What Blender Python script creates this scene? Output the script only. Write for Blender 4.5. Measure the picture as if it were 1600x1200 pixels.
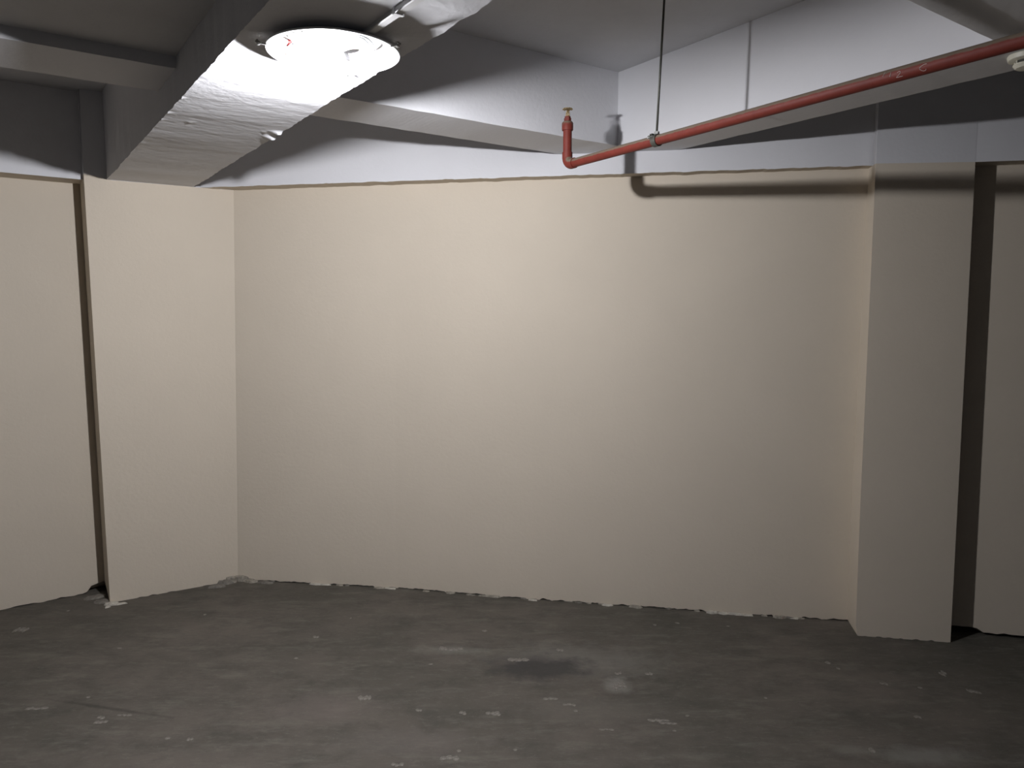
import bpy, bmesh, math, random
from mathutils import Vector, Matrix, noise

random.seed(7)
scene = bpy.context.scene
for o in list(bpy.data.objects):
    bpy.data.objects.remove(o, do_unlink=True)
COL = scene.collection

# ------------------------------------------------------------------ camera
FPX, PITCH, ROLL, CAMZ = 1146.6, 0.09834, 0.00171, 1.5
cp, sp, cr, sr = math.cos(PITCH), math.sin(PITCH), math.cos(ROLL), math.sin(ROLL)
FWD = Vector((0, cp, -sp))
RT = Vector((1, 0, 0)) * cr + Vector((0, sp, cp)) * sr
UP = Vector((0, sp, cp)) * cr - Vector((1, 0, 0)) * sr
EYE = Vector((0, 0, CAMZ))
cam_d = bpy.data.cameras.new('camera')
cam = bpy.data.objects.new('camera', cam_d)
COL.objects.link(cam)
cam_d.sensor_width = 36.0
cam_d.lens = FPX / 1600.0 * 36.0
cam_d.clip_start = 0.02
m3 = Matrix((RT, UP, -FWD)).transposed()
cam.matrix_world = Matrix.Translation(EYE) @ m3.to_4x4()
scene.camera = cam

# ------------------------------------------------------------------ world, exposure
AMBIENT = 0.036
BULB_STRENGTH = 8600.0
world = bpy.data.worlds.new('garage_ambient')
scene.world = world
world.use_nodes = True
bgn = world.node_tree.nodes['Background']
bgn.inputs['Color'].default_value = (0.76, 0.82, 1.0, 1)   # weak light of the rest of the basement
bgn.inputs['Strength'].default_value = AMBIENT
scene.view_settings.view_transform = 'Standard'
scene.view_settings.look = 'None'
scene.view_settings.gamma = 1.0
scene.view_settings.use_curve_mapping = False
scene.view_settings.exposure = 0.0

# ------------------------------------------------------------------ measured layout (metres)
A = -0.60633                                    # heading of the main beam
U = Vector((math.sin(A), math.cos(A), 0))       # along the main beam, away from the camera
V = Vector((math.cos(A), -math.sin(A), 0))      # along the left wall, to the right
B = -0.19011
D = Vector((math.cos(B), math.sin(B), 0))       # along the back wall, to the right
N = Vector((-math.sin(B), math.cos(B), 0))      # into the back wall
SA, DA, T0 = 4.1728, 0.2338, 0.3663
S2F, S2B, T3F, T3B = 2.5159, 2.8036, 2.3190, 2.6061
ZM, Z2, ZS, ZL, S4 = 2.1430, 2.2424, 2.5615, 2.279, 0.970
DB, LEDGE, DC, DR = 3.664, 0.0838, 0.1199, 0.0269

def ray(x, y):
    return FWD * FPX + RT * (x - 800) - UP * (y - 600)
def at_z(x, y, z):
    r = ray(x, y); return EYE + r * ((z - CAMZ) / r.z)
def at_plane(x, y, p0, n):
    r = ray(x, y); return EYE + r * ((p0 - EYE).dot(n) / r.dot(n))
def P(s, t, z):
    return U * s + V * t + Vector((0, 0, z))
def PB(b, d, z):
    return D * b + N * d + Vector((0, 0, z))
def ST(p):
    return p.dot(U), p.dot(V)
def lerp(a, b, k):
    return a + (b - a) * k

# ------------------------------------------------------------------ materials
def mat(name):
    m = bpy.data.materials.new(name); m.use_nodes = True
    nt = m.node_tree
    return m, nt, nt.nodes['Principled BSDF']
def nd(nt, kind, **kw):
    n = nt.nodes.new(kind)
    for k, v in kw.items():
        setattr(n, k, v)
    return n
def coords(nt):
    return nd(nt, 'ShaderNodeTexCoord').outputs['Object']
def noise_fac(nt, scale, detail=4, rough=0.6, src=None, vec_scale=None):
    n = nd(nt, 'ShaderNodeTexNoise')
    n.inputs['Scale'].default_value = scale
    n.inputs['Detail'].default_value = detail
    n.inputs['Roughness'].default_value = rough
    src = src or coords(nt)
    if vec_scale:
        mp = nd(nt, 'ShaderNodeMapping'); mp.inputs['Scale'].default_value = vec_scale
        nt.links.new(src, mp.inputs['Vector']); src = mp.outputs['Vector']
    nt.links.new(src, n.inputs['Vector'])
    return n.outputs['Fac']
def ramp(nt, fac, stops):
    r = nd(nt, 'ShaderNodeValToRGB')
    els = r.color_ramp.elements
    while len(els) < len(stops):
        els.new(0.5)
    for e, (p, c) in zip(els, stops):
        e.position = p; e.color = c if len(c) == 4 else (*c, 1)
    nt.links.new(fac, r.inputs['Fac'])
    return r.outputs['Color']
def mixc(nt, fac, a, b, blend='MIX'):
    m = nd(nt, 'ShaderNodeMix', data_type='RGBA', blend_type=blend)
    if isinstance(fac, float): m.inputs[0].default_value = fac
    else: nt.links.new(fac, m.inputs[0])
    for i, x in ((6, a), (7, b)):
        if isinstance(x, tuple): m.inputs[i].default_value = (*x, 1)
        else: nt.links.new(x, m.inputs[i])
    return m.outputs[2]
def bump(nt, bsdf, fac, strength, dist):
    b = nd(nt, 'ShaderNodeBump')
    b.inputs['Strength'].default_value = strength
    b.inputs['Distance'].default_value = dist
    nt.links.new(fac, b.inputs['Height'])
    nt.links.new(b.outputs['Normal'], bsdf.inputs['Normal'])

def paint(name, col, var=0.06, rough=0.75, bstr=0.25):
    m, nt, b = mat(name)
    f = noise_fac(nt, 1.7, 5, 0.65)
    lo = tuple(c * (1 - var) for c in col); hi = tuple(min(1, c * (1 + var)) for c in col)
    c1 = ramp(nt, f, [(0.3, lo), (0.7, hi)])
    f2 = noise_fac(nt, 14, 4, 0.6)
    c2 = mixc(nt, ramp(nt, f2, [(0.62, (0, 0, 0)), (0.80, (0.12, 0.12, 0.12))]), c1, tuple(c * 0.9 for c in col))
    nt.links.new(c2, b.inputs['Base Color'])
    b.inputs['Roughness'].default_value = rough
    b.inputs['Specular IOR Level'].default_value = 0.25
    bump(nt, b, noise_fac(nt, 55, 5, 0.6), bstr, 0.004)
    return m
M_WHITE = paint('white_emulsion', (0.70, 0.70, 0.72), 0.03)
M_CREAM = paint('cream_emulsion', (0.66, 0.585, 0.48), 0.025)
M_SLAB = paint('old_white_ceiling_paint', (0.60, 0.60, 0.61), 0.08)

def simple(name, col, rough=0.5, metal=0.0, var=0.15, scale=30, spec=0.5):
    m, nt, b = mat(name)
    f = noise_fac(nt, scale, 4, 0.6)
    c = ramp(nt, f, [(0.3, tuple(x * (1 - var) for x in col)), (0.7, tuple(min(1, x * (1 + var)) for x in col))])
    nt.links.new(c, b.inputs['Base Color'])
    b.inputs['Roughness'].default_value = rough
    b.inputs['Metallic'].default_value = metal
    b.inputs['Specular IOR Level'].default_value = spec
    return m
M_STEEL = simple('dull_galvanised_steel', (0.40, 0.40, 0.38), 0.5, 0.5)
M_RODM = simple('threaded_rod_steel', (0.10, 0.10, 0.085), 0.55, 0.6)
M_BRASS = simple('old_brass', (0.36, 0.27, 0.14), 0.45, 0.7)
M_BLACK = simple('black_rubber', (0.02, 0.02, 0.02), 0.7)
M_ENAMEL = simple('white_enamelled_tray', (0.82, 0.82, 0.82), 0.4, 0.0, 0.02)
M_PLASTIC = simple('ivory_plastic', (0.62, 0.60, 0.50), 0.45, 0.0, 0.05)
M_GREYPL = simple('grey_plate', (0.15, 0.15, 0.14), 0.6, 0.0, 0.08)
M_PINK = simple('pink_wire_sheath', (0.40, 0.05, 0.05), 0.5, 0.0, 0.05)
M_GREYW = simple('grey_wire_sheath', (0.12, 0.125, 0.135), 0.5, 0.0, 0.05)
M_TRUNK = simple('white_plastic_trunking', (0.66, 0.66, 0.66), 0.5, 0.0, 0.04)
M_CHALK = simple('chalk_mark', (0.52, 0.46, 0.43), 0.9, 0.0, 0.2, 200)
M_PLASTER = simple('crumbly_plaster', (0.50, 0.47, 0.41), 0.95, 0.0, 0.25, 60, 0.1)
M_DEBRIS = simple('grey_mortar_debris', (0.20, 0.185, 0.16), 0.95, 0.0, 0.3, 60, 0.1)
M_CRUST = simple('dirty_plaster', (0.30, 0.275, 0.23), 0.95, 0.0, 0.35, 70, 0.1)
M_SPOT = simple('spilled_white_paint', (0.20, 0.185, 0.165), 0.9, 0.0, 0.4, 70, 0.1)
M_SLOT = simple('dark_detector_vent', (0.05, 0.05, 0.04), 0.8)

# red pipe: faded red paint, grey dust lying on what faces up
m, nt, b = mat('dusty_red_pipe_paint'); M_RED = m
geo = nd(nt, 'ShaderNodeNewGeometry')
sep = nd(nt, 'ShaderNodeSeparateXYZ'); nt.links.new(geo.outputs['Normal'], sep.inputs['Vector'])
red = ramp(nt, noise_fac(nt, 25, 5, 0.65), [(0.3, (0.125, 0.020, 0.013)), (0.7, (0.172, 0.029, 0.019))])
ad = nd(nt, 'ShaderNodeMath', operation='MULTIPLY_ADD')
nt.links.new(noise_fac(nt, 40, 4, 0.6), ad.inputs[0]); ad.inputs[1].default_value = 0.5
nt.links.new(sep.outputs['Z'], ad.inputs[2])
dust = ramp(nt, ad.outputs[0], [(0.38, (0, 0, 0)), (0.62, (0.85, 0.85, 0.85))])
nt.links.new(mixc(nt, dust, red, (0.15, 0.13, 0.095)), b.inputs['Base Color'])
b.inputs['Roughness'].default_value = 0.6
b.inputs['Specular IOR Level'].default_value = 0.3
bump(nt, b, noise_fac(nt, 120, 4, 0.6), 0.2, 0.002)

# concrete floor: dark trowelled cement, mottled, with a few large stains
m, nt, b = mat('stained_concrete_floor'); M_FLOOR = m
src = coords(nt)
n1 = noise_fac(nt, 1.1, 6, 0.65, src)
c = ramp(nt, n1, [(0.30, (0.080, 0.076, 0.062)), (0.5, (0.110, 0.098, 0.083)), (0.70, (0.138, 0.120, 0.103))])
n2 = noise_fac(nt, 5.5, 8, 0.72, src, (0.8, 1.3, 1))
c = mixc(nt, ramp(nt, n2, [(0.44, (0, 0, 0)), (0.66, (0.75, 0.75, 0.75))]), c, (0.066, 0.064, 0.054))
n3 = noise_fac(nt, 9, 8, 0.75, src, (0.45, 1.5, 1))
c = mixc(nt, ramp(nt, n3, [(0.52, (0, 0, 0)), (0.70, (0.55, 0.55, 0.55))]), c, (0.185, 0.172, 0.145))
n5 = noise_fac(nt, 34, 7, 0.75, src, (0.6, 1.5, 1))
c = mixc(nt, ramp(nt, n5, [(0.54, (0, 0, 0)), (0.72, (0.5, 0.5, 0.5))]), c, (0.19, 0.176, 0.148))
n4 = noise_fac(nt, 110, 4, 0.6, src)
c = mixc(nt, ramp(nt, n4, [(0.66, (0, 0, 0)), (0.72, (0.55, 0.55, 0.55))]), c, (0.235, 0.22, 0.19))
wob = nd(nt, 'ShaderNodeTexNoise'); wob.inputs['Scale'].default_value = 11.0; wob.inputs['Detail'].default_value = 8; wob.inputs['Roughness'].default_value = 0.7
nt.links.new(src, wob.inputs['Vector'])
def stain(c, px, py, rx, ry, col, amt, soft=0.5, ang=0.0):
    p = at_z(px, py, 0)
    mp = nd(nt, 'ShaderNodeMapping', vector_type='TEXTURE')
    mp.inputs['Location'].default_value = p
    mp.inputs['Rotation'].default_value = (0, 0, ang)
    mp.inputs['Scale'].default_value = (rx, ry, 1)
    nt.links.new(src, mp.inputs['Vector'])
    ln = nd(nt, 'ShaderNodeVectorMath', operation='LENGTH'); nt.links.new(mp.outputs['Vector'], ln.inputs[0])
    ad = nd(nt, 'ShaderNodeMath', operation='MULTIPLY_ADD')
    nt.links.new(wob.outputs['Fac'], ad.inputs[0]); ad.inputs[1].default_value = 1.9
    sb = nd(nt, 'ShaderNodeMath', operation='SUBTRACT'); nt.links.new(ln.outputs['Value'], sb.inputs[0]); sb.inputs[1].default_value = 0.95
    nt.links.new(sb.outputs[0], ad.inputs[2])
    f = ramp(nt, ad.outputs[0], [(max(0.0, 1.0 - soft) , (amt, amt, amt)), (1.0, (0, 0, 0))])
    return mixc(nt, f, c, col)
c = stain(c, 905, 1032, 0.46, 0.20, (0.185, 0.176, 0.158), 0.50, 0.7, -0.1)
c = stain(c, 700, 1016, 0.18, 0.05, (0.20, 0.19, 0.17), 0.6, 0.7, 0.0)
c = stain(c, 845, 1044, 0.27, 0.13, (0.042, 0.040, 0.039), 0.80, 0.6)
c = stain(c, 965, 1070, 0.07, 0.08, (0.24, 0.23, 0.21), 0.6, 0.7)
c = stain(c, 500, 1105, 0.30, 0.13, (0.155, 0.132, 0.118), 0.55, 0.7)
c = stain(c, 640, 1160, 0.34, 0.10, (0.145, 0.128, 0.115), 0.5, 0.7)
c = stain(c, 1445, 1182, 0.22, 0.07, (0.20, 0.195, 0.175), 0.6, 0.7)
c = stain(c, 1330, 1172, 0.08, 0.04, (0.19, 0.18, 0.16), 0.5, 0.7)
c = stain(c, 930, 1108, 0.36, 0.12, (0.135, 0.125, 0.108), 0.4, 0.7)
l0, l1 = at_z(75, 1093, 0), at_z(270, 1122, 0)
c = stain(c, 172, 1107, (l1 - l0).length / 2, 0.012, (0.030, 0.030, 0.027), 0.5, 0.6, math.atan2(l1.y - l0.y, l1.x - l0.x))
nt.links.new(c, b.inputs['Base Color'])
b.inputs['Roughness'].default_value = 0.8
b.inputs['Specular IOR Level'].default_value = 0.25
bump(nt, b, n2, 0.5, 0.01)

# ------------------------------------------------------------------ mesh helpers
def new_obj(name, verts, faces, mats, fmat=None, smooth=False, parent=None, loc=None):
    me = bpy.data.meshes.new(name)
    if loc is not None:
        verts = [Vector(v) - loc for v in verts]
    me.from_pydata([tuple(v) for v in verts], [], faces)
    for mm in (mats if isinstance(mats, (list, tuple)) else [mats]):
        me.materials.append(mm)
    if fmat:
        for p, i in zip(me.polygons, fmat): p.material_index = i
    if smooth:
        for p in me.polygons: p.use_smooth = True
    me.update()
    bm = bmesh.new(); bm.from_mesh(me); bmesh.ops.recalc_face_normals(bm, faces=bm.faces); bm.to_mesh(me); bm.free()
    o = bpy.data.objects.new(name, me); COL.objects.link(o)
    if loc is not None: o.location = loc
    if parent is not None:
        o.parent = parent
        o.matrix_parent_inverse = Matrix.Identity(4)
        o.location = (loc if loc is not None else Vector((0, 0, 0))) - parent.location
    return o
def tag(o, label, cat=None, group=None, kind=None):
    o['label'] = label
    if cat: o['category'] = cat
    if group: o['group'] = group
    if kind: o['kind'] = kind
    return o
def struct(o, label):
    o['kind'] = 'structure'; o['label'] = label; return o
def empty(name, loc):
    o = bpy.data.objects.new(name, None); COL.objects.link(o); o.location = loc; o.empty_display_size = 0.05
    return o

class MB:
    """collects verts and faces of one mesh"""
    def __init__(s): s.v = []; s.f = []; s.m = []
    def add(s, vs, fs, mi=0):
        k = len(s.v); s.v += [Vector(x) for x in vs]; s.f += [tuple(i + k for i in f) for f in fs]; s.m += [mi] * len(fs)
    def hexa(s, a, b, mi=0):
        """a, b: two quads (lists of four points) joined to a solid"""
        s.add(list(a) + list(b), [(0, 1, 2, 3), (7, 6, 5, 4), (0, 4, 5, 1), (1, 5, 6, 2), (2, 6, 7, 3), (3, 7, 4, 0)], mi)
    def grid(s, rows, mi=0):
        n = len(rows[0]); k = len(s.v)
        for r in rows: s.v += [Vector(x) for x in r]
        for i in range(len(rows) - 1):
            for j in range(n - 1):
                s.f.append((k + i * n + j, k + i * n + j + 1, k + (i + 1) * n + j + 1, k + (i + 1) * n + j)); s.m.append(mi)
    def tube(s, path, rads, seg=16, mi=0, cap=True):
        path = [Vector(p) for p in path]
        if not isinstance(rads, (list, tuple)): rads = [rads] * len(path)
        k = len(s.v); prev = None
        for i, p in enumerate(path):
            d = (path[min(i + 1, len(path) - 1)] - path[max(i - 1, 0)])
            if d.length < 1e-9: d = prev_d
            d = d.normalized(); prev_d = d
            if prev is None:
                prev = d.orthogonal().normalized()
            x = (prev - d * prev.dot(d)).normalized(); prev = x
            y = d.cross(x)
            for q in range(seg):
                a = 2 * math.pi * q / seg
                s.v.append(p + (x * math.cos(a) + y * math.sin(a)) * rads[i])
        for i in range(len(path) - 1):
            for q in range(seg):
                s.f.append((k + i * seg + q, k + i * seg + (q + 1) % seg, k + (i + 1) * seg + (q + 1) % seg, k + (i + 1) * seg + q)); s.m.append(mi)
        if cap:
            s.f.append(tuple(k + q for q in range(seg))[::-1]); s.m.append(mi)
            e = k + (len(path) - 1) * seg
            s.f.append(tuple(e + q for q in range(seg))); s.m.append(mi)
    def lathe(s, base, axis, prof, seg=32, mi=0, closed=False):
        """prof: list of (radius, height along axis)"""
        axis = axis.normalized(); x = axis.orthogonal().normalized(); y = axis.cross(x); k = len(s.v)
        for r, h in prof:
            for q in range(seg):
                a = 2 * math.pi * q / seg
                s.v.append(base + axis * h + (x * math.cos(a) + y * math.sin(a)) * max(r, 1e-5))
        n = len(prof)
        for i in range(n if closed else n - 1):
            for q in range(seg):
                j = (i + 1) % n
                s.f.append((k + i * seg + q, k + i * seg + (q + 1) % seg, k + j * seg + (q + 1) % seg, k + j * seg + q)); s.m.append(mi)
    def build(s, name, mats, parent=None, smooth=False, loc=None):
        return new_obj(name, s.v, s.f, mats, s.m, smooth, parent, loc)
def sharp(o, deg=35):
    for p in o.data.polygons: p.use_smooth = True
    bm = bmesh.new(); bm.from_mesh(o.data)
    for e in bm.edges:
        if len(e.link_faces) == 2 and e.calc_face_angle(0) > math.radians(deg): e.smooth = False
    bm.to_mesh(o.data); bm.free()
    return o
def nz(x, y=0.0, z=0.0):
    return noise.noise(Vector((x, y, z)))

# ------------------------------------------------------------------ floor
fl = MB()
fx, fy = 6.5, 6.0
fl.hexa([(-fx, -4, -0.15), (fx, -4, -0.15), (fx, fy, -0.15), (-fx, fy, -0.15)], [(-fx, -4, 0), (fx, -4, 0), (fx, fy, 0), (-fx, fy, 0)])
floor = struct(fl.build('floor', M_FLOOR), 'dark grey mottled concrete floor with pale spots')

# ------------------------------------------------------------------ back wall (cream infill, crumbling foot)
base_px = [(372, 906), (452, 910.5), (621, 919), (824, 936), (1171, 960.5), (1327, 971)]
base_pts = [at_z(x, y, 0) for x, y in base_px]
TLp = at_z(365, 297.5, ZM); TRp = at_z(1360, 263, ZM)
def wall_foot(k):
    """k in 0..1 along the back wall -> floor point, measured polyline"""
    L = [0]
    for a, b2 in zip(base_pts, base_pts[1:]): L.append(L[-1] + (b2 - a).length)
    d = k * L[-1]
    for i in range(len(L) - 1):
        if d <= L[i + 1] + 1e-9:
            return lerp(base_pts[i], base_pts[i + 1], (d - L[i]) / (L[i + 1] - L[i]))
    return base_pts[-1]
mb = MB(); NC = 300
rows = []
crust_k = [(0.135, 0.165), (0.245, 0.285), (0.37, 0.385), (0.44, 0.465), (0.505, 0.53), (0.63, 0.645), (0.675, 0.69), (0.79, 0.86), (0.89, 0.93)]
for zf in (None, 0.04, 0.12, 0.4, 1.0, 1.6, ZM + 0.12):
    row = []
    for j in range(NC + 1):
        k = -0.01 + 1.04 * j / NC
        f = wall_foot(min(max(k, 0), 1))
        if k > 1: f = f + (base_pts[-1] - base_pts[0]).normalized() * (k - 1) * 3.2
        if k < 0: f = f + (base_pts[-1] - base_pts[0]).normalized() * k * 3.2
        t = lerp(TLp, TRp, k)
        if zf is None:
            z = 0.0055 + 0.006 * nz(k * 70, 3.1) + 0.004 * nz(k * 210, 7.7)
            if any(a <= k <= b2 for a, b2 in crust_k): z = -0.002
            z = max(z, -0.002)
        else: z = zf
        q = lerp(f, Vector((t.x, t.y, 0)), z / ZM); q = Vector((q.x, q.y, z))
        if zf is not None and zf < 0.1:
            q -= N * (0.0015 * nz(k * 60, 1.0) + 0.001)
        row.append(q)
    rows.append(row)
mb.grid(rows)
# recess under the ragged foot, then the back of the wall
under = [Vector((p.x, p.y, -0.004)) + N * 0.06 for p in rows[0]]
mb.grid([under, rows[0]])
backb = [p + N * 0.16 for p in under]
backt = [p + N * 0.2 for p in rows[-1]]
mb.grid([backb, under]); mb.grid([backt, backb]); mb.grid([rows[-1], backt])
wall_back = struct(sharp(mb.build('wall_back', M_CREAM), 50), 'cream painted back wall with a crumbling foot')

# white ring beam over the back wall, standing proud of it
bl = at_z(338, 292.3, ZM); br = at_z(1361, 258.7, ZM)
bl2 = lerp(bl, br, -0.03); br2 = lerp(bl, br, 1.08)
up = Vector((0, 0, 0.45))
mb = MB(); nseg = 220
rf = [[], [], []]
for j in range(nseg + 1):
    p = lerp(bl2, br2, j / nseg)
    wz = 0.004 * nz(j * 0.21, 2.0) + 0.002 * nz(j * 0.9, 5.0)
    rf[0].append(p + N * 0.30 + Vector((0, 0, wz)))
    rf[1].append(p + Vector((0, 0, wz))); rf[2].append(p + up)
mb.grid(rf[:2], 1); mb.grid(rf[1:], 0)
mb.grid([[p + N * 0.3 for p in rf[2]], rf[0]]); mb.grid([rf[2], [p + N * 0.3 for p in rf[2]]])
struct(mb.build('trim_1', [M_WHITE, M_CREAM]), 'white painted ring beam above the cream back wall')

# ------------------------------------------------------------------ column at the end of the main beam (cream below, white above)
def notch_wall(): pass
colb0 = at_z(172, 942, 0); colt0 = at_z(131, 278, ZM)
sA0, tA0 = ST(colb0); sA1, tA1 = ST(colt0)
corner_b = at_z(372, 906, 0); corner_t = TLp
mb = MB()
# front face, cream, in strips so that the foot can be ragged
NF = 60; rows = []
for zf in (0, 0.05, 0.3, 1.0, ZM):
    row = []
    for j in range(NF + 1):
        k = j / NF
        bpt = lerp(colb0, corner_b, k); tpt = lerp(colt0, corner_t, k)
        z = zf
        if zf == ZM: z = ZM + 0.022 * max(0, 1 - k / 0.16)         # the paint line climbs at the left edge
        q = lerp(bpt, Vector((tpt.x, tpt.y, 0)), z / ZM); q.z = z
        if zf == 0: q.z = max(-0.002, 0.008 * nz(k * 18, 4.4))
        row.append(q)
    rows.append(row)
mb.grid(rows, 0)
topf = rows[-1]
upr = [Vector((p.x, p.y, ZS + 0.02)) for p in topf]
mb.grid([topf, upr], 1)
# left side face with a broken-out lower corner
side_b = colb0 + U * 0.30; 
zc = 0.055
def sidep(d, z, f=colb0, t=colt0):
    q = lerp(f, Vector((t.x, t.y, 0)), z / ZM) + U * d; q.z = z; return q
mb.add([sidep(0, 0.0), sidep(0, 0.3), sidep(0.30, 0.3), sidep(0.30, zc + 0.01), sidep(DA - 0.01, zc), sidep(0.12, 0.028), sidep(0.04, 0.004)],
       [(0, 1, 2, 3, 4, 5, 6)], 0)
mb.add([sidep(0, 0.3), sidep(0, ZM + 0.022), sidep(0.30, ZM + 0.022), sidep(0.30, 0.3)], [(0, 1, 2, 3)], 0)
mb.add([sidep(0, ZM + 0.022), sidep(0, ZS + 0.02), sidep(0.30, ZS + 0.02), sidep(0.30, ZM + 0.022)], [(0, 1, 2, 3)], 1)
# hidden back and far side
far_b, far_t = corner_b + U * 0.30, corner_t + U * 0.30
bb = [sidep(0.30, 0), far_b, Vector((far_t.x, far_t.y, ZS)), sidep(0.30, ZS)]
mb.add(bb, [(0, 1, 2, 3)], 0)
struct(sharp(mb.build('wall_column_left', [M_CREAM, M_WHITE]), 40), 'cream column under the big ceiling beam, white above')

# ------------------------------------------------------------------ recessed wall left of the column
w0 = at_z(143, 926, 0); w1 = at_z(0, 955, 0)
wdir = ((w1 - w0).normalized() - V * 1.2).normalized()
mb = MB(); NW = 160; rows = []
w_start = w0 - wdir * 0.30; Lw = 3.2
for zf in (None, 0.05, 0.3, 1.0, ZM + 0.1):
    row = []
    for j in range(NW + 1):
        d = Lw * j / NW
        q = w_start + wdir * d
        z = zf
        if zf is None:
            z = max(-0.002, 0.004 + 0.010 * nz(d * 9, 8.8) + 0.005 * nz(d * 40, 2.2))
            dd = d - 0.30                      # broken corner next to the column
            if dd < 0.02: z = max(z, min(0.055, 0.055 - abs(dd + 0.07) * 0.25))
        row.append(Vector((q.x, q.y, z)))
    rows.append(row)
mb.grid(rows)
und = [Vector((p.x, p.y, -0.004)) + U * 0.08 for p in rows[0]]
mb.grid([und, rows[0]]); mb.grid([[p + U * 0.15 for p in und], und])
mb.grid([[p + U * 0.23 for p in rows[-1]], [p + U * 0.15 for p in und]]); mb.grid([rows[-1], [p + U * 0.23 for p in rows[-1]]])
struct(sharp(mb.build('wall_left', M_CREAM), 40), 'cream painted wall left of the column, set back')
# white band above it
q0 = at_z(115.5, 279.5, ZM); q1 = at_z(0, 272.5, ZM)
bd = (q1 - q0).normalized(); bd = wdir.copy()
a0 = q0 - bd * 0.12; a1 = q0 + bd * 3.0
mb = MB()
mb.hexa([a0, a1, a1 + U * 0.3, a0 + U * 0.3], [p + Vector((0, 0, 0.45)) for p in (a0, a1, a1 + U * 0.3, a0 + U * 0.3)])
mb.m[0] = 1
struct(mb.build('trim_2', [M_WHITE, M_CREAM]), 'white painted ring beam above the left wall')

# ------------------------------------------------------------------ column on the right and the wall beyond it
cbl, cbr = at_z(1335, 993, 0), at_z(1485, 1004, 0)
ctl, ctr = at_z(1368.5, 255.5, ZM), at_z(1524, 253, ZM)
mb = MB(); rows = []; NF = 50
for zf in (0, 0.05, 0.6, 1.2, ZM):
    row = []
    for j in range(NF + 1):
        k = j / NF
        bpt = lerp(cbl, cbr, k); tpt = lerp(ctl, ctr, k)
        q = lerp(bpt, Vector((tpt.x, tpt.y, 0)), zf / ZM); q.z = zf
        if zf == 0: q.z = max(-0.002, 0.007 * nz(k * 22, 9.4))
        if zf <= 0.05: q += D * (0.014 * max(0, 1 - k * 9) * (1 if zf == 0 else 0.3))
        row.append(q)
    rows.append(row)
mb.grid(rows, 0)
mb.grid([rows[-1], [Vector((p.x, p.y, ZS + 0.02)) for p in rows[-1]]], 1)
for sgn, j in ((-1, 0), (1, NF)):
    front = [r[j] for r in rows]
    back = [p + N * 0.25 for p in front]
    if sgn == -1: back = [Vector((b2.x, b2.y, b2.z)) for b2 in back]
    mb.grid([front, back], 0)
    ft, bt = front[-1], back[-1]
    mb.add([ft, bt, Vector((bt.x, bt.y, ZS + 0.02)), Vector((ft.x, ft.y, ZS + 0.02))], [(0, 1, 2, 3)], 1)
struct(sharp(mb.build('wall_column_right', [M_CREAM, M_WHITE]), 40), 'cream column standing proud of the back wall, white above')

r0, r1 = at_z(1505, 990.5, 0), at_z(1600, 1000.5, 0)
rdir = (r1 - r0).normalized()
rdir = (rdir + D).normalized()
mb = MB(); rows = []; NW = 120
for zf in (None, 0.05, 0.3, 1.0, ZM + 0.1):
    row = []
    for j in range(NW + 1):
        d = -0.2 + 3.4 * j / NW
        q = r0 + rdir * d
        z = zf if zf is not None else max(0.004, 0.018 + 0.010 * nz(d * 8, 1.7) + 0.006 * nz(d * 33, 4.2) + (0.015 if d < 0.06 else 0))
        row.append(Vector((q.x, q.y, z)))
    rows.append(row)
mb.grid(rows)
und = [Vector((p.x, p.y, -0.004)) + N * 0.12 for p in rows[0]]
mb.grid([und, rows[0]]); mb.grid([[p + N * 0.1 for p in und], und])
mb.grid([[p + N * 0.22 for p in rows[-1]], [p + N * 0.1 for p in und]]); mb.grid([rows[-1], [p + N * 0.22 for p in rows[-1]]])
struct(sharp(mb.build('wall_right', M_CREAM), 40), 'cream painted wall right of the right column')

g0 = ctr + N * 0.0008; g1 = g0 + D * 3.4
mb = MB()
mb.hexa([g0, g1, g1 + N * 0.4, g0 + N * 0.4], [p + Vector((0, 0, 0.45)) for p in (g0, g1, g1 + N * 0.4, g0 + N * 0.4)])
mb.m[0] = 1
struct(mb.build('trim_3', [M_WHITE, M_CREAM]), 'white painted ring beam above the right wall')

# ------------------------------------------------------------------ ceiling: slabs and beams
SN = -3.2                                       # how far everything runs on behind the camera
mb = MB()
mb.hexa([P(SN, 0.6, ZS), P(SN, 6.0, ZS), P(5.4, 6.0, ZS), P(5.4, 0.6, ZS)],
        [P(SN, 0.6, ZS + .2), P(SN, 6.0, ZS + .2), P(5.4, 6.0, ZS + .2), P(5.4, 0.6, ZS + .2)])
ceiling = struct(mb.build('ceiling', M_SLAB), 'white painted concrete ceiling slab between the beams')
mb = MB()
mb.hexa([P(SN, -3.2, ZL), P(SN, 0.6, ZL), P(S2F + .1, 0.6, ZL), P(S2F + .1, -3.2, ZL)],
        [P(SN, -3.2, ZS + .2), P(SN, 0.6, ZS + .2), P(S2F + .1, 0.6, ZS + .2), P(S2F + .1, -3.2, ZS + .2)])
struct(mb.build('ceiling_low_slab', M_SLAB), 'lower ceiling slab left of the big beam')
mb = MB()
mb.hexa([P(S2F + .1, -3.2, ZS), P(S2F + .1, 0.6, ZS), P(4.9, 0.6, ZS), P(4.9, -3.2, ZS)],
        [P(S2F + .1, -3.2, ZS + .2), P(S2F + .1, 0.6, ZS + .2), P(4.9, 0.6, ZS + .2), P(4.9, -3.2, ZS + .2)])
struct(mb.build('ceiling_far_slab', M_SLAB), 'ceiling slab strip between shallow beam and left wall')

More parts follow.
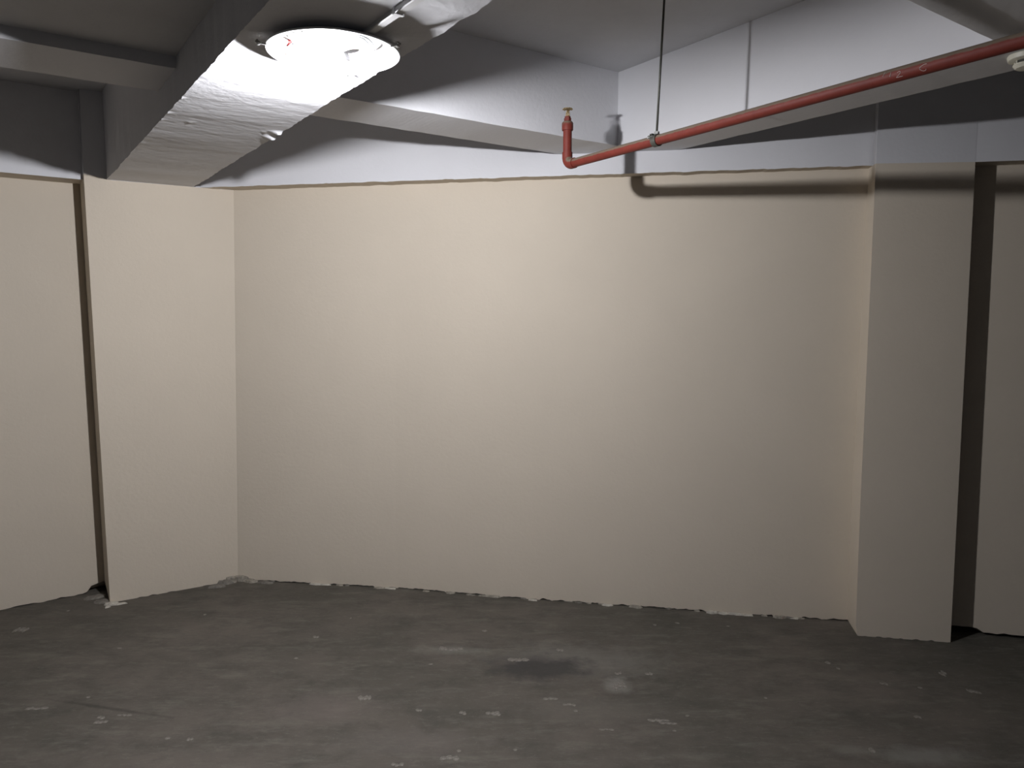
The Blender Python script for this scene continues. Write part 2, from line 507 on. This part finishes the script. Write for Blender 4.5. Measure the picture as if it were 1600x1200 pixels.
# main beam, with trowel waves, drips and a ragged right arris
mL0, mL1 = at_z(167, 280.6, ZM), at_z(349, 80, ZM)
mR0, mR1 = at_z(299, 294.6, ZM), at_z(758, 9, ZM)
def edge_t(p, q, s):
    (s0, t0), (s1, t1) = ST(p), ST(q)
    return t0 + (t1 - t0) * (s - s0) / (s1 - s0)
lumps = [(at_z(x, y, ZM), a, w) for x, y, a, w in ((436, 207, 0.010, 0.012), (426, 214, 0.013, 0.013), (419, 217, 0.006, 0.010))]
specks = [(at_z(x, y, ZM), 0.005, 0.006) for x, y in ((283, 153), (222, 223), (297, 191), (252, 187), (413, 206), (262, 176))]
mb = MB(); rows = []
svals = []
s = SN
while s < 0.9: svals.append(s); s += 0.1
while s < 4.30: svals.append(s); s += 0.012
svals.append(4.30)
MT = 44
for s in svals:
    tl = edge_t(mL0, mL1, max(s, 0)); tr = edge_t(mR0, mR1, max(s, 0))
    tl += 0.003 * nz(s * 16, 0.3) + 0.002 * nz(s * 60, 1.3)
    tr += 0.005 * nz(s * 13, 5.3) + 0.004 * nz(s * 55, 6.3)
    row = []
    for j in range(MT + 1):
        t = lerp(tl, tr, j / MT)
        z = ZM + 0.0022 * nz(s * 5.5 + 0.7 * t, t * 1.2, 1.0) + 0.0008 * nz(s * 15 + t, t * 2.2, 4.0) + 0.0007 * nz(s * 60, t * 20, 2.0)
        p = P(s, t, z)
        for q, a, w in lumps:
            ds, dt = (p - q).dot(U), (p - q).dot(V)
            sig = w * (2.2 if dt < 0 else 1.2)
            p.z -= a * math.exp(-(ds / w) ** 2 - (dt / sig) ** 2)
        for q, a, w in specks:
            p.z -= a * math.exp(-((p - q).xy.length / w) ** 2)
        row.append(p)
    rows.append(row)
mb.grid(rows)
left = [r[0] for r in rows]; right = [r[-1] for r in rows]
mb.grid([left, [Vector((p.x, p.y, ZS + .1)) for p in left]])
mb.grid([right, [Vector((p.x, p.y, ZS + .1)) for p in right]])
struct(sharp(mb.build('ceiling_beam_main', M_WHITE), 45), 'big white beam carrying the round lamp')

def beam(name, s0, s1, t0, t1, z0, z1, label, m=M_WHITE, wav=0.002):
    """box with slightly wavy lower arrises"""
    mb = MB(); n = 90
    along_t = abs(t1 - t0) > abs(s1 - s0)
    fr, bk = [], []
    for j in range(n + 1):
        k = j / n
        if along_t:
            t = lerp(t0, t1, k)
            fr.append(P(s0, t, z0 + wav * nz(t * 9, s0))); bk.append(P(s1, t, z0 + wav * nz(t * 11, s1 + 4)))
        else:
            s = lerp(s0, s1, k)
            fr.append(P(s, t0, z0 + wav * nz(s * 9, t0))); bk.append(P(s, t1, z0 + wav * nz(s * 11, t1 + 4)))
    ft = [Vector((p.x, p.y, z1)) for p in fr]; bt = [Vector((p.x, p.y, z1)) for p in bk]
    mb.grid([ft, fr, bk, bt])
    mb.add([ft[0], fr[0], bk[0], bt[0]], [(0, 1, 2, 3)]); mb.add([ft[-1], fr[-1], bk[-1], bt[-1]], [(0, 1, 2, 3)])
    return struct(mb.build(name, m), label)
beam('ceiling_beam_cross', S2F, S2B, 0.80, T3B, Z2, ZS + .05, 'white cross beam running from the big beam to the back wall')
beam('ceiling_beam_side', SN, S2B, T3F, T3B, Z2, ZS + .05, 'white beam above the red pipe')
beam('ceiling_beam_low', S2F, S2B, -3.2, 0.55, Z2, ZS + .05, 'shallow white beam left of the big beam')
# near cross beam with a plaster lip along its far arris
mb = MB(); n = 80
prof4 = [(0.0, ZS + .05), (0.0, Z2), (0.012, Z2 - 0.001), (0.03, Z2 - 0.001)] + [(0.03 + 0.055 * k / 6, Z2 - 0.001 + 0.009 * (0.5 - 0.5 * math.cos(math.pi * k / 6))) for k in range(1, 7)] + [(0.16, Z2 + 0.0075), (0.34, Z2 + 0.003), (0.34, ZS + .05)]
rows4 = []
for ds, z in prof4:
    rows4.append([P(S4 - ds, lerp(0.80, T3F + .02, j / n), z + (0.0015 * nz(j * 0.3, 3) if z < ZS else 0)) for j in range(n + 1)])
mb.grid(rows4)
struct(sharp(mb.build('ceiling_beam_near', M_WHITE), 45), 'near cross beam with a plaster lip on its edge')

# ------------------------------------------------------------------ round ceiling lamp without its cover
LC = Vector((-0.4339, 1.8529, ZM))              # on the beam's underside
RZ = 2.125 - ZM
lamp = empty('ceiling_lamp', LC)
tag(lamp, 'round white open ceiling lamp with bare lit bulb and no cover', 'lamp')
DN = Vector((0, 0, 1))
mb = MB()
prof = [(0.002, 0.0), (0.118, 0.0), (0.124, -0.003), (0.146, RZ + 0.004), (0.153, RZ + 0.001), (0.1565, RZ + 0.002), (0.1565, RZ - 0.002),
        (0.153, RZ - 0.0025), (0.1435, RZ + 0.001), (0.1215, -0.0055), (0.117, -0.0035), (0.002, -0.0035)]
mb.lathe(LC, DN, [(r * 1.013, h) for r, h in prof], 96)
sharp(mb.build('tray', M_ENAMEL, lamp, loc=LC), 50)
def lamp_pt(x, y, dz):
    return at_z(x, y, ZM + dz * 0.6)
# bare LED bulb lying in a side holder in the far half of the tray
BULB = Vector((-0.459, 1.921, 2.103))
BAZ = math.radians(-60)
ax = Vector((math.sin(BAZ), math.cos(BAZ), -0.50)).normalized()
m, nt, b = mat('lit_bulb_dome'); M_BULB = m
em = nd(nt, 'ShaderNodeEmission'); em.inputs['Color'].default_value = (0.955, 0.955, 1.0, 1)
geo = nd(nt, 'ShaderNodeNewGeometry')
dt = nd(nt, 'ShaderNodeVectorMath', operation='DOT_PRODUCT')
nt.links.new(geo.outputs['Normal'], dt.inputs[0]); dt.inputs[1].default_value = ax
mr = nd(nt, 'ShaderNodeMapRange'); nt.links.new(dt.outputs['Value'], mr.inputs['Value'])
mr.inputs['From Min'].default_value = -0.8; mr.inputs['From Max'].default_value = 0.6
mr.inputs['To Min'].default_value = BULB_STRENGTH * 0.35; mr.inputs['To Max'].default_value = BULB_STRENGTH
nt.links.new(mr.outputs['Result'], em.inputs['Strength'])
nt.links.new(em.outputs[0], nt.nodes['Material Output'].inputs['Surface'])
RB = 0.0205
pr = []
for i in range(17):
    a = math.radians(-58 + (148 / 16) * i)
    pr.append((RB * math.cos(a) if i < 16 else 0.0004, RB * math.sin(a)))
mb = MB(); mb.lathe(BULB, ax, pr, 32)
bulb = mb.build('bulb_dome', M_BULB, lamp, smooth=True, loc=LC)
bulb['label'] = 'glowing white dome'
h0 = RB * math.sin(math.radians(-58))
mb = MB(); mb.lathe(BULB, ax, [(RB * 0.53, h0 + 0.0005), (RB * 0.60, h0 - 0.001), (RB * 0.62, h0 - 0.012), (RB * 0.55, h0 - 0.022), (0.0005, h0 - 0.022)], 28)
sharp(mb.build('bulb_base', M_ENAMEL, lamp, loc=LC))
mb = MB(); mb.lathe(BULB, ax, [(0.0005, h0 - 0.018), (0.0125, h0 - 0.018), (0.0135, h0 - 0.021), (0.0135, h0 - 0.042), (0.010, h0 - 0.046), (0.0005, h0 - 0.046)], 24)
sharp(mb.build('lamp_holder', M_ENAMEL, lamp, loc=LC))
q = BULB + ax * (h0 - 0.034)
mb = MB(); mb.tube([q, Vector((q.x, q.y, ZM - 0.003))], [0.006, 0.009], 12)
sharp(mb.build('holder_bracket', M_ENAMEL, lamp, loc=LC))
# bracket, terminal block and wires in the left part of the tray
pl = [lamp_pt(424, 62, -0.0045), lamp_pt(440, 50, -0.0045), lamp_pt(474, 48, -0.0045), lamp_pt(478, 68, -0.0045), lamp_pt(447, 69, -0.0045)]
mb = MB()
nn = len(pl)
mb.add(pl + [p - Vector((0, 0, 0.003)) for p in pl], [tuple(range(nn)), tuple(range(nn, 2 * nn))[::-1]] + [(i, (i + 1) % nn, nn + (i + 1) % nn, nn + i) for i in range(nn)])
mb.build('mounting_plate', M_GREYPL, lamp, loc=LC)
for x, y in ((450, 56), (467, 48)):
    q = lamp_pt(x, y, -0.0085)
    mb = MB(); mb.lathe(q, DN, [(0.0005, -0.002), (0.003, -0.002), (0.004, 0.0), (0.004, 0.003)], 12)
    mb.build('screw', M_STEEL, lamp, smooth=True, loc=LC)
c0 = lamp_pt(472, 100, -0.012)
mb = MB()
ux, uy = U * 0.016, V * 0.009
mb.hexa([c0 - ux - uy, c0 + ux - uy, c0 + ux + uy, c0 - ux + uy], [p + Vector((0, 0, 0.011)) for p in (c0 - ux - uy, c0 + ux - uy, c0 + ux + uy, c0 - ux + uy)])
mb.build('terminal_block', M_PLASTIC, lamp, loc=LC)
def wire(pts, r, m, name='wire'):
    P0 = [Vector(p) for p in pts]
    out = []
    for i in range(len(P0) - 1):
        a, b2, c2, d2 = P0[max(i - 1, 0)], P0[i], P0[i + 1], P0[min(i + 2, len(P0) - 1)]
        for k in range(6):
            t = k / 6
            out.append(0.5 * ((2 * b2) + (-a + c2) * t + (2 * a - 5 * b2 + 4 * c2 - d2) * t * t + (-a + 3 * b2 - 3 * c2 + d2) * t ** 3))
    out.append(P0[-1])
    mb = MB(); mb.tube(out, r, 8)
    return mb.build(name, m, lamp, smooth=True, loc=LC)
wire([lamp_pt(450, 62, -0.008), lamp_pt(452, 66, -0.018), lamp_pt(448, 71, -0.026), lamp_pt(446, 78, -0.022), lamp_pt(452, 90, -0.016), lamp_pt(466, 98, -0.012)], 0.0016, M_PINK)
wire([lamp_pt(452, 62, -0.008), lamp_pt(455, 66, -0.018), lamp_pt(450, 72, -0.028), lamp_pt(449, 79, -0.024), lamp_pt(455, 91, -0.016), lamp_pt(467, 100, -0.012)], 0.0016, M_PINK)
wire([lamp_pt(453, 62, -0.008), lamp_pt(456, 68, -0.02), lamp_pt(460, 69, -0.02), lamp_pt(468, 76, -0.014), lamp_pt(490, 80, -0.010)], 0.0015, M_GREYW)
wire([lamp_pt(548, 56, -0.010), lamp_pt(562, 55, -0.02), lamp_pt(577, 62, -0.026), lamp_pt(584, 72, -0.026), lamp_pt(582, 82, -0.018), lamp_pt(566, 88, -0.012)], 0.0018, M_GREYW)
wire([lamp_pt(552, 58, -0.010), lamp_pt(565, 59, -0.02), lamp_pt(574, 66, -0.024), lamp_pt(578, 76, -0.024), lamp_pt(574, 84, -0.018), lamp_pt(560, 86, -0.012)], 0.0018, M_GREYW)
# three thumbscrews on the rim
for a in (math.radians(193 + 12), math.radians(-20), math.radians(92)):
    dr = Vector((math.cos(a), math.sin(a), 0))
    b0 = LC + dr * 0.156 + Vector((0, 0, RZ - 0.003))
    mb = MB()
    mb.tube([b0, b0 + dr * 0.016], 0.0022, 10)
    mb.lathe(b0 + dr * 0.016, dr, [(0.0005, 0), (0.0045, 0), (0.005, 0.002), (0.0045, 0.006), (0.0005, 0.006)], 14)
    tt = dr.cross(DN)
    for sg in (-1, 1):
        c1 = b0 + dr * 0.019
        mb.tube([c1, c1 + (tt * sg * 0.6 + DN * 0.5 + dr * 0.4).normalized() * 0.008], [0.002, 0.0032], 8)
    sharp(mb.build('thumbscrew', M_STEEL, lamp, loc=LC))

# white trunking on the beam, from the lamp towards the camera side
e0, e1 = at_z(571, 49, ZM), at_z(642, 0, ZM)
dv = (e1 - e0).normalized(); e1 = e0 + dv * 1.6
e0 = e0 + dv * 0.012
wv = dv.cross(DN).normalized()
mb = MB()
def sec(p):
    h, w2 = 0.012, 0.010
    return [p - wv * w2, p - wv * w2 - DN * (h - 0.002), p - wv * (w2 - 0.002) - DN * h, p + wv * (w2 - 0.002) - DN * h, p + wv * w2 - DN * (h - 0.002), p + wv * w2]
for p, q in ((e0, e1),):
    s0_, s1_ = sec(p), sec(q); k = 6
    mb.add(s0_ + s1_, [(0, 1, 2, 3, 4, 5), (11, 10, 9, 8, 7, 6)] + [(i, (i + 1) % k, k + (i + 1) % k, k + i) for i in range(k)])
tr_o = empty('cable_trunking', e0)
mb.build('channel', M_TRUNK, tr_o, loc=e0)
cq = at_z(622, 15, ZM); cq = e0 + dv * (cq - e0).dot(dv)
mb = MB()
c_in, c_out = [(-0.0105, 0.0), (-0.0105, -0.0125), (0.0105, -0.0125), (0.0105, 0.0)], [(-0.012, 0.0), (-0.012, -0.014), (0.012, -0.014), (0.012, 0.0)]
for (x0, h0_), (x1, h1_), (y0, g0_), (y1, g1_) in zip(c_in, c_in[1:], c_out, c_out[1:]):
    qa = [cq + wv * x0 + DN * h0_, cq + wv * x1 + DN * h1_, cq + wv * y1 + DN * g1_, cq + wv * y0 + DN * g0_]
    mb.hexa(qa, [p + dv * 0.010 for p in qa])
mb.build('saddle_clip', M_TRUNK, tr_o, loc=e0)
tag(tr_o, 'narrow white plastic cable trunking running from the lamp along the beam', 'trunking')

# ------------------------------------------------------------------ red sprinkler pipe
base_el = Vector((0.21308, 2.9924, 2.073))
r_ = ray(886.3, 257.5); EL = EYE + r_ * ((base_el - EYE).length / r_.length)
PE = at_z(1600, 62.5, EL.z - 0.004)
PD = (PE - EL).normalized()
RP = 0.0172
pipe = empty('sprinkler_pipe', EL)
tag(pipe, 'red sprinkler pipe with upturned end, dusty on top, hung under the ceiling', 'pipe')
BR = 0.030                                       # bend radius of the elbow
end = EL + PD * 4.2
ph = MB()
ph.tube([EL + PD * (BR + 0.012)] + [EL + PD * d for d in (0.3, 0.8, 1.4, 2.2, 3.2)] + [end], RP, 32)
hp = ph.build('horizontal_pipe', M_RED, pipe, smooth=True, loc=EL)
sharp(hp, 50)
el = MB(); path = []
cen = EL + PD * BR + DN * BR
for i in range(13):
    a = math.radians(90 * i / 12)
    path.append(cen - PD * BR * math.sin(a) - DN * BR * math.cos(a))
path = [EL + PD * (BR + 0.018)] + path + [EL + DN * (BR + 0.018)]
el.tube(path, RP + 0.0032, 32)
elo = sharp(el.build('elbow', M_RED, pipe, loc=EL), 60)
zt = at_plane(886.5, 200, EL, FWD.cross(RT).cross(RT)).z if False else None
def z_at(py):
    r = ray(886.3, py); k = math.hypot(EL.x, EL.y) / math.hypot(r.x, r.y); return CAMZ + r.z * k
z_c0, z_c1, z_h1, z_s1, z_d = z_at(204), z_at(190.5), z_at(182), z_at(172), z_at(170)
mb = MB(); mb.tube([EL + DN * (BR + 0.012), Vector((EL.x, EL.y, z_c0 + 0.01))], RP, 32)
sharp(mb.build('riser', M_RED, pipe, loc=EL), 50)
b0 = Vector((EL.x, EL.y, 0))
mb = MB()
mb.lathe(b0, DN, [(RP, z_c0), (0.0215, z_c0), (0.0225, z_c0 + 0.003), (0.0225, z_c1 - 0.006), (0.019, z_c1), (0.014, z_c1 + 0.002), (0.0005, z_c1 + 0.002)], 32)
sharp(mb.build('coupling', M_RED, pipe, loc=EL), 35)
# sprinkler head
mb = MB()
mb.lathe(b0, DN, [(0.0145, z_c1 - 0.002), (0.0145, z_h1 - 0.007), (0.012, z_h1 - 0.006), (0.012, z_h1), (0.006, z_h1 + 0.001), (0.0005, z_h1 + 0.001)], 6)
head = mb.build('sprinkler_head', M_RED, pipe, loc=EL)
def sub(mb, name, m, parent, sm=True):
    o = mb.build(name, m, None, smooth=sm, loc=EL)
    o.parent = parent; o.matrix_parent_inverse = Matrix.Identity(4); o.location = (0, 0, 0)
    return o
for sg in (-1, 1):
    mb = MB()
    mb.tube([b0 + PD * sg * 0.0085 + DN * (z_h1 - 0.001), b0 + PD * sg * 0.0105 + DN * lerp(z_h1, z_s1, 0.3), b0 + PD * sg * 0.007 + DN * lerp(z_h1, z_s1, 0.7), b0 + DN * (z_s1 + 0.001)],
            [0.0028, 0.0022, 0.0022, 0.0030], 10)
    sub(mb, 'frame_arm', M_BRASS, head)
mb = MB(); mb.tube([b0 + DN * (z_h1 - 0.001), b0 + DN * lerp(z_h1, z_s1, 0.5), b0 + DN * z_s1], [0.0042, 0.0026, 0.0030], 12)
sub(mb, 'stem', M_BRASS, head)
mb = MB(); T = 24; k = 0
top, bot = [], []
for i in range(T * 2):
    a = math.pi * i / T
    r = 0.0205 if i % 2 == 0 or True else 0.016
    r = 0.0205 if (i % 4) in (0, 1) else 0.0165
    top.append(b0 + Vector((math.cos(a) * r, math.sin(a) * r, z_d + 0.002 - (0.003 if r > 0.02 else 0))))
    bot.append(top[-1] - DN * 0.003)
n2_ = len(top)
mb.add(top + bot + [b0 + DN * (z_d + 0.003), b0 + DN * (z_d + 0.0005)],
       [(i, (i + 1) % n2_, n2_ * 2) for i in range(n2_)] + [(n2_ + (i + 1) % n2_, n2_ + i, n2_ * 2 + 1) for i in range(n2_)] + [(i, n2_ + i, n2_ + (i + 1) % n2_, (i + 1) % n2_) for i in range(n2_)])
sub(mb, 'deflector', M_BRASS, head, False)

# chalk figures written on the pipe
def on_pipe(x, y, lift=0.0004):
    r = ray(x, y).normalized(); o = EYE - EL
    dperp = r - PD * r.dot(PD); operp = o - PD * o.dot(PD)
    a, b2, c2 = dperp.dot(dperp), 2 * dperp.dot(operp), operp.dot(operp) - (RP + lift) ** 2
    disc = max(b2 * b2 - 4 * a * c2, 0)
    return EYE + r * ((-b2 - math.sqrt(disc)) / (2 * a))
strokes = [
    [(576, 425), (570, 455), (562, 490)],
    [(655, 428), (676, 412), (694, 412), (694, 432), (672, 460), (646, 488), (668, 486), (700, 477), (738, 468)],
    [(1028, 316), (996, 322), (962, 342), (938, 366), (936, 386), (958, 400), (986, 408), (1014, 398), (1016, 378)],
    [(505, 425), (488, 455), (470, 492)],
]
for st_ in strokes:
    pts = []
    for (x0, y0), (x1, y1) in zip(st_, st_[1:]):
        for k in range(4):
            pts.append(on_pipe(1320 + lerp(x0, x1, k / 4) / 8, 60 + lerp(y0, y1, k / 4) / 8))
    mb = MB(); mb.tube(pts, 0.0006, 6)
    sub(mb, 'chalk_figure', M_CHALK, hp)

# hanger: rod, band clamp and bolt
hd = 0.505
HP = EL + PD * hd
top_pt = at_z(1042.5, -68, ZS)
rodtop = at_plane(1040.5, -45, HP, Vector((HP.x, HP.y, 0)).normalized())
rodtop = HP + (rodtop - HP) * ((ZS + 0.004 - HP.z) / (rodtop.z - HP.z))
hanger = empty('pipe_hanger', Vector((HP.x, HP.y, HP.z)))
tag(hanger, 'steel pipe hanger, thin rod and band clamp holding the red pipe', 'hanger')
rb0 = HP + DN * 0.024
rd = (rodtop - rb0).normalized()
mb = MB(); mb.tube([rb0, rodtop], 0.0038, 12)
mb.build('rod', M_RODM, hanger, smooth=True, loc=HP)
sd = PD.cross(DN).normalized()
mb = MB()
wid, r_in, r_out = 0.011, RP + 0.0004, RP + 0.0035
mb.lathe(HP - PD * wid, PD, [(r_in, 0), (r_out, 0), (r_out, 2 * wid), (r_in, 2 * wid)], 36, closed=True)
sharp(mb.build('clamp', M_RODM, hanger, loc=HP), 40)
mb = MB(); mb.lathe(rb0 - DN * 0.004, rd, [(0.0005, 0), (0.009, 0), (0.009, 0.009), (0.0005, 0.009)], 6)
mb.build('nut', M_STEEL, hanger, loc=HP)
ears = HP - PD * 0.017 + DN * 0.014
mb = MB()
tocam = (EYE - HP); tocam.z = 0; tocam = (tocam - PD * tocam.dot(PD)).normalized()
c1 = HP + tocam * 0.016 + DN * 0.012 - PD * 0.012
mb.tube([c1 - PD * 0.016, c1 + PD * 0.012], 0.0028, 10)
mb.lathe(c1 - PD * 0.012, PD, [(0.0005, 0), (0.0062, 0), (0.0062, 0.005), (0.0005, 0.005)], 6)
mb.build('bolt', M_STEEL, hanger, loc=HP)
mb = MB()
for k in (-0.004, 0.004):
    q = c1 + PD * (k + 0.004)
    mb.hexa([q - DN * 0.010 - tocam * 0.006, q + DN * 0.009 - tocam * 0.006, q + DN * 0.009 + tocam * 0.005, q - DN * 0.010 + tocam * 0.005],
            [p + PD * 0.002 for p in (q - DN * 0.010 - tocam * 0.006, q + DN * 0.009 - tocam * 0.006, q + DN * 0.009 + tocam * 0.005, q - DN * 0.010 + tocam * 0.005)])
mb.build('clamp_lugs', M_RODM, hanger, loc=HP)

# ------------------------------------------------------------------ smoke detector under the side beam
SD = at_z(1607, 85, Z2)
det = empty('smoke_detector', SD)
tag(det, 'small ivory round detector on the beam beside the red pipe', 'detector')
mb = MB(); mb.lathe(SD, -DN, [(0.0005, 0), (0.050, 0), (0.052, 0.003), (0.050, 0.014), (0.044, 0.017), (0.0005, 0.017)], 40)
sharp(mb.build('detector_base', M_PLASTIC, det, loc=SD))
mb = MB(); mb.lathe(SD, -DN, [(0.0005, 0.017), (0.030, 0.017), (0.030, 0.027), (0.0005, 0.027)], 32)
sharp(mb.build('vent', M_SLOT, det, loc=SD))
mb = MB(); mb.lathe(SD, -DN, [(0.0005, 0.026), (0.036, 0.026), (0.037, 0.029), (0.030, 0.038), (0.012, 0.042), (0.0005, 0.042)], 36)
sharp(mb.build('detector_cap', M_PLASTIC, det, loc=SD))
for i in range(8):
    a = math.pi * 2 * i / 8
    q = SD + Vector((math.cos(a), math.sin(a), 0)) * 0.032
    mb = MB(); mb.tube([q - DN * 0.016, q - DN * 0.028], 0.0022, 8)
    mb.build('rib', M_PLASTIC, det, loc=SD)

# ------------------------------------------------------------------ plaster crusts, debris and paint spots
def blob(center, rx, ry, h, ang, seed, m, name, parent, up=DN):
    """low irregular lump lying on the floor"""
    mb = MB(); n = 14; k0 = []
    ca, sa = math.cos(ang), math.sin(ang)
    def pt(r, i, z):
        a = 2 * math.pi * i / n
        w = 1 + 0.45 * nz(math.cos(a) * 1.7 + seed, math.sin(a) * 1.7, seed * 0.37)
        x, y = math.cos(a) * rx * r * w, math.sin(a) * ry * r * w
        return Vector(center) + Vector((ca * x - sa * y, sa * x + ca * y, z))
    vs = [pt(1, i, -0.0005) for i in range(n)] + [pt(0.8, i, h * (0.8 + 0.4 * nz(i * 1.3, seed))) for i in range(n)] + [Vector(center) + DN * h]
    fs = [(i, (i + 1) % n, n + (i + 1) % n, n + i) for i in range(n)] + [(n + i, n + (i + 1) % n, 2 * n) for i in range(n)] + [tuple(range(n))[::-1]]
    mb.add(vs, fs)
    return mb.build(name, m, parent, loc=Vector(center))
wang = math.atan2(D.y, D.x)
rs = random.Random(3)
for a, b2 in crust_k:
    steps = max(1, int((b2 - a) * 3.2 / 0.045))
    for i in range(steps):
        k = lerp(a, b2, (i + 0.5) / steps)
        f = wall_foot(k) - N * rs.uniform(0.004, 0.014)
        blob(f, rs.uniform(0.024, 0.04), rs.uniform(0.008, 0.016), rs.uniform(0.004, 0.011), wang, rs.uniform(0, 50), M_PLASTER if rs.random() < 0.6 else M_CRUST, 'plaster_crust', wall_back)
for i in range(26):
    k = rs.uniform(0.01, 0.99)
    f = wall_foot(k) - N * rs.uniform(-0.004, 0.012)
    blob(f, rs.uniform(0.012, 0.03), rs.uniform(0.006, 0.012), rs.uniform(0.003, 0.008), wang, rs.uniform(0, 50), M_DEBRIS if rs.random() < 0.6 else M_CRUST, 'plaster_crust', wall_back)
# rubble in the corner between column and back wall
for x, y, rx, ry, h, mm in ((374, 905, 0.055, 0.022, 0.030, M_CRUST), (352, 910, 0.045, 0.022, 0.020, M_DEBRIS), (362, 908, 0.03, 0.02, 0.036, M_CRUST), (392, 907, 0.05, 0.02, 0.014, M_CRUST),
                            (340, 915, 0.05, 0.02, 0.012, M_DEBRIS), (414, 909, 0.05, 0.015, 0.010, M_DEBRIS)):
    blob(at_z(x, y + 2, 0), rx, ry, h, 0.3 if x < 365 else wang, x * 0.11, mm, 'plaster_crust', wall_back)
for x, y, rx, ry, h in ((174, 944, 0.035, 0.022, 0.010), (168, 949, 0.014, 0.012, 0.008), (186, 944, 0.04, 0.014, 0.006), (150, 933, 0.05, 0.035, 0.008), (160, 940, 0.05, 0.03, 0.006)):
    blob(at_z(x, y, 0), rx, ry, h, 0.4, x * 0.17, M_PLASTER if x > 165 else M_DEBRIS, 'plaster_crumb', floor)
spots = [(33, 984, 9, 5), (186, 1013, 5, 2), (494, 995, 6, 2.2), (463, 1028, 4, 2), (757, 986, 5, 2), (693, 1014, 8, 5), (712, 1014, 10, 3), (673, 1038, 5, 2), (570, 1091, 9, 5),
         (655, 1109, 6, 3), (723, 1114, 7, 4), (770, 1114, 9, 4), (776, 1117, 8, 3), (57, 1107, 15, 2.5), (158, 1121, 8, 3), (158, 1128, 9, 3), (195, 1117, 10, 2.5), (137, 1090, 4, 2),
         (297, 1155, 6, 3), (262, 1154, 5, 3), (621, 1195, 9, 3.5), (702, 1184, 13, 5), (717, 1173, 4, 3), (860, 1091, 10, 3), (890, 1101, 9, 3), (900, 1110, 4, 2.5), (968, 1072, 9, 7),
         (966, 1052, 7, 3), (1014, 1053, 8, 3), (1029, 1126, 14, 3), (1044, 1130, 12, 3), (1054, 1142, 4, 2), (948, 1140, 10, 2), (1074, 1118, 4, 2), (805, 1172, 4, 3), (1058, 973, 4, 2),
         (1023, 976, 3, 1.5), (1137, 978, 3, 1.5), (1294, 1036, 5, 3), (1381, 1068, 7, 3), (1437, 1074, 4, 2.5), (1473, 1052, 7, 4), (1517, 1080, 6, 4), (1526, 1081, 6, 3), (1362, 1172, 5, 5),
         (1196, 1090, 3, 2), (1433, 1120, 6, 3), (810, 1030, 14, 4), (875, 1015, 7, 3), (1310, 1045, 3, 2), (320, 960, 3, 1.5), (548, 966, 2, 1.5), (107, 954, 2.5, 2)]
for i, (x, y, wx, wy) in enumerate(spots):
    c0 = at_z(x, y, 0)
    sx = (at_z(x + wx, y, 0) - c0).length; sy = (at_z(x, y + wy, 0) - c0).length
    nb_ = 1 if wx < 6 else (2 if wx < 9 else 3)
    for j in range(nb_):
        off = (j - (nb_ - 1) / 2) * sx * 0.75
        cc = c0 + Vector((off, rs.uniform(-0.3, 0.3) * sy, 0.0003))
        blob(cc, sx * (0.9 if nb_ == 1 else 0.45), sy * rs.uniform(0.5, 0.85), 0.0012, rs.uniform(-0.3, 0.3), i * 1.37 + j * 5.1, M_SPOT, 'paint_spot', floor)
